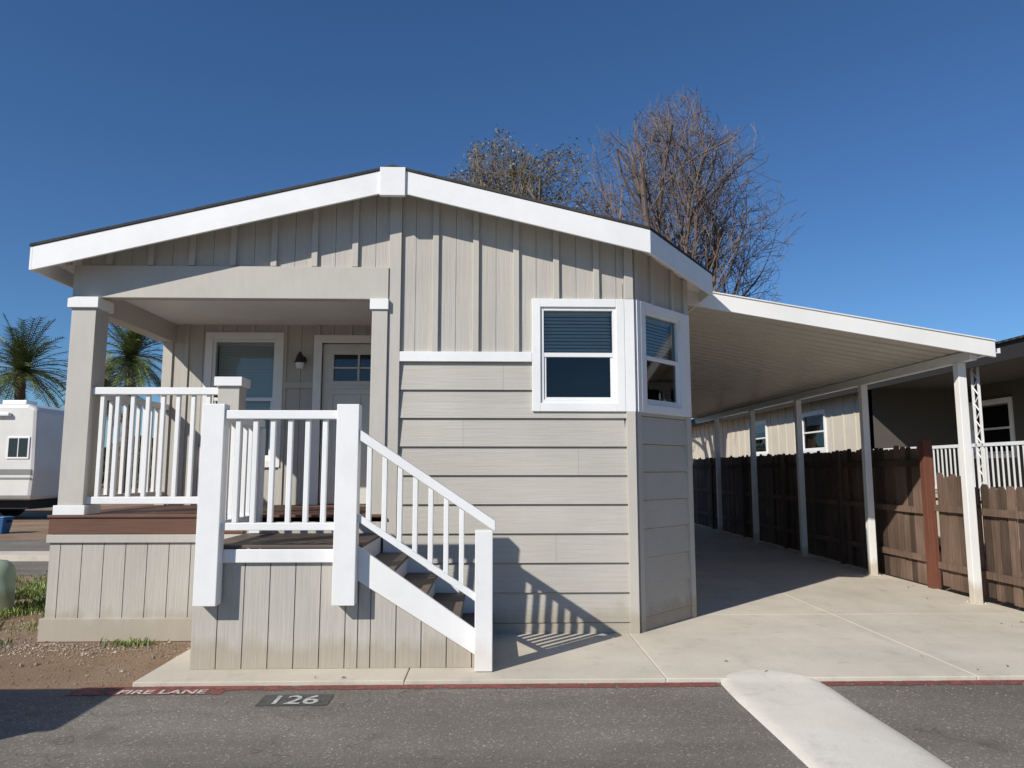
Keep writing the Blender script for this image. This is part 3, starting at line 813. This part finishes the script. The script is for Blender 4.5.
m.make('porch_posts_railing', M_white, nb)
m = MB(); m.box(8.8, 11.3, 9.0, 16.99, 1.05, 1.12); m.box(8.86, 8.9, 9.0, 16.99, .1, 1.05); m.make('porch_floor', M_nbr, nb)
m = MB(); m.box(11.24, 11.29, 12.6, 13.5, 1.13, 3.15); m.make('entry_door', M_rpost, nb)

# ------------------------------------------------------------ trees
def bare_tree(name, base, H, spread, seed, mat, env, limbs=6, leaves=0, levels=5, rmin=.010, skip=.08):
    rnd = random.Random(seed); root = empty(name); m = MB(); tips = []
    ec, er = Vector(env[0]), env[1]
    def rv3():
        return Vector((rnd.gauss(0, 1), rnd.gauss(0, 1), rnd.gauss(0, 1)))
    def outside(p):
        k = 1 + .22 * math.sin(p.x * 1.7 + seed) * math.cos(p.z * 1.3) + .12 * math.sin(p.x * 4 + p.z * 3)
        v = ((p.x - ec.x) / er[0]) ** 2 + ((p.y - ec.y) / er[1]) ** 2
        if p.z > ec.z - er[2] * .6: return v + ((p.z - ec.z) / er[2]) ** 2 > k
        return v > .6
    def grow(p, d, L, r, lev):
        n = 6 if lev <= 2 else (4 if lev < 4 else 3)
        seg = L / n; sides = 8 if lev <= 1 else (5 if lev == 2 else 3)
        for i in range(n):
            wig = .07 + .04 * lev
            d = (d + rv3() * wig + Vector((0, 0, .08 if lev < 4 else .0))).normalized()
            q = p + d * seg; r2 = max(rmin * .7, r * (1 - .55 / n))
            if outside(q) and (lev > 1 or q.z > base[2] + H * .3): break
            m.tube(p, q, r, r2, sides, False)
            p, r = q, r2
            if lev < levels and i >= (1 if lev > 0 else 2):
                for _ in range(2):
                    if rnd.random() < skip: continue
                    ax = d.cross(rv3()).normalized(); ang = rnd.uniform(.35, .95)
                    nd = (Matrix.Rotation(ang, 3, ax) @ d)
                    nd.z += .15; nd.normalize()
                    grow(p, nd, max(.55, L * rnd.uniform(.42, .66)), max(rmin, r * rnd.uniform(.42, .58)), lev + 1)
        if lev >= levels - 1: tips.append(p.copy())
    b = Vector(base)
    th = H * .18
    m.tube(b, b + Vector((.05, 0, th)), .34, .26, 10, False)
    for i in range(limbs):
        a = 2 * math.pi * i / limbs + rnd.uniform(-.4, .4); t = rnd.uniform(.25, .62) * spread
        if i == 0: t = .1
        d = Vector((math.cos(a) * math.sin(t), math.sin(a) * math.sin(t), math.cos(t)))
        grow(b + Vector((.05, 0, th - .1)), d, H * .62 * rnd.uniform(.85, 1.1), .16, 1)
    m.make('trunk_and_branches', mat, root)
    if leaves:
        l = MB()
        for p in rnd.sample(tips, min(len(tips), leaves)):
            for _ in range(2):
                c = p + rv3() * .12; a = rv3().normalized() * .05; bb = rv3().normalized() * .05
                l.add([c - a, c + bb, c + a, c - bb], [(0, 1, 2, 3)])
        l.make('dry_leaves', M_dryl, root)
    print('TREE', name, len(m.f), len(tips))
bare_tree('bare_tree', (6.5, 26, 0), 15, 1.15, 3, M_bark, ((6.7, 26, 9.2), (4.7, 4.2, 6.1)), 8, 0, 5, skip=.16)
bare_tree('bare_tree.001', (1.0, 28, 0), 14.5, 1.15, 21, M_bark2, ((1.2, 28, 9.6), (4.0, 3.2, 5.2)), 8, 3500, 5, skip=.16)

def palm(name, x, y, z, r, seed):
    rnd = random.Random(seed); root = empty(name); m = MB()
    p = Vector((x, y, 0)); n = 14
    for i in range(n):
        q = Vector((x + .15 * math.sin(i / 5), y, z * (i + 1) / n)); m.tube(p, q, .30 if i else .4, .25, 12, False); p = q
    m.make('trunk', M_palmt, root)
    l = MB(); top = p
    for k in range(80):
        a = rnd.uniform(0, 6.283); el = rnd.uniform(-.6, 1.4); L = r * rnd.uniform(.85, 1.15)
        d = Vector((math.cos(a) * math.cos(el), math.sin(a) * math.cos(el), math.sin(el)))
        pts = [top.copy()]; c = top.copy(); seg = L / 12
        for i in range(12):
            d = (d + Vector((0, 0, -.04 - .018 * i * .3))).normalized(); c = c + d * seg; pts.append(c.copy())
        for i in range(1, 13):
            dd = (pts[i] - pts[i - 1]).normalized(); side = dd.cross(Vector((0, 0, 1)))
            if side.length < .01: side = Vector((1, 0, 0))
            side.normalize(); l.tube(pts[i - 1], pts[i], .025, .02, 3, False)
            for s_ in (-1, 1):
                for h_ in (0, .5):
                    b0 = pts[i - 1].lerp(pts[i], h_); ll = r * .25 * (1 - abs(i / 12 - .45) * .9) * rnd.uniform(.8, 1.15)
                    tip = b0 + (side * s_ + dd * .8 + Vector((0, 0, rnd.uniform(-.3, .2)))).normalized() * ll
                    l.add([b0 - dd * .035, b0 + dd * .035, tip], [(0, 1, 2)])
    l.make('fronds', M_palm, root)
palm('palm_tree', -20.7, 41, 8.0, 3.1, 5)
palm('palm_tree.001', -27.4, 42, 7.3, 3.1, 6)
palm('palm_tree.002', -25.6, 47, 6.6, 2.8, 8)

m = MB(); rnd = random.Random(4)
def clump(cx_, cy_, w, h, n):
    for i in range(n):
        u = Vector((rnd.gauss(0, 1), rnd.gauss(0, 1), rnd.gauss(0, 1))).normalized() * rnd.uniform(.6, 1.0)
        c = Vector((cx_ + u.x * w, cy_ + u.y * w, h * .5 + u.z * h * .5))
        a = Vector((rnd.gauss(0, 1), rnd.gauss(0, 1), rnd.gauss(0, 1))).normalized() * .3; b = a.orthogonal().normalized() * .3
        m.add([c - a, c + b, c + a, c - b], [(0, 1, 2, 3)])
for i in range(70):
    t = i / 69; x = -75 + 150 * t
    clump(x + rnd.uniform(-1, 1), 68 + rnd.uniform(-4, 6), rnd.uniform(1.8, 3.2), rnd.uniform(3, 5.5), 420)
m.make('distant_trees', M_tleaf)

# ------------------------------------------------------------ light, sky, camera
Ld = Vector((1.045, 1.03, -1.0)).normalized()
sun = bpy.data.lights.new('sun', 'SUN'); sun.energy = 4.9; sun.angle = R(.53); sun.color = (1, .95, .87)
so = bpy.data.objects.new('sun', sun); sc.collection.objects.link(so); so.rotation_euler = Ld.to_track_quat('-Z', 'Y').to_euler()
el = math.asin(-Ld.z); az = math.atan2(-Ld.x, -Ld.y)
w = bpy.data.worlds.new('World'); sc.world = w; w.use_nodes = True
nt = w.node_tree; bg = nt.nodes['Background']
sky = nt.nodes.new('ShaderNodeTexSky'); sky.sky_type = 'NISHITA'; sky.sun_disc = False
sky.sun_elevation = el; sky.sun_rotation = az % (2 * math.pi)
sky.air_density = 1.0; sky.dust_density = 0.2; sky.ozone_density = 3.2; sky.altitude = 300
tn = mul(nt, sky.outputs[0], (0.56, 0.84, 1.12))
nt.links.new(tn, bg.inputs[0]); bg.inputs[1].default_value = 0.088
cam = bpy.data.cameras.new('camera'); cam.sensor_width = 36; cam.lens = 720 / 1024 * 36; cam.clip_end = 1500
co = bpy.data.objects.new('camera', cam); sc.collection.objects.link(co)
co.location = (0, 0, 1.6); co.rotation_euler = (R(96.8), 0, R(-1.5)); sc.camera = co
sc.view_settings.view_transform = 'Standard'; sc.view_settings.look = 'None'; sc.view_settings.exposure = 0
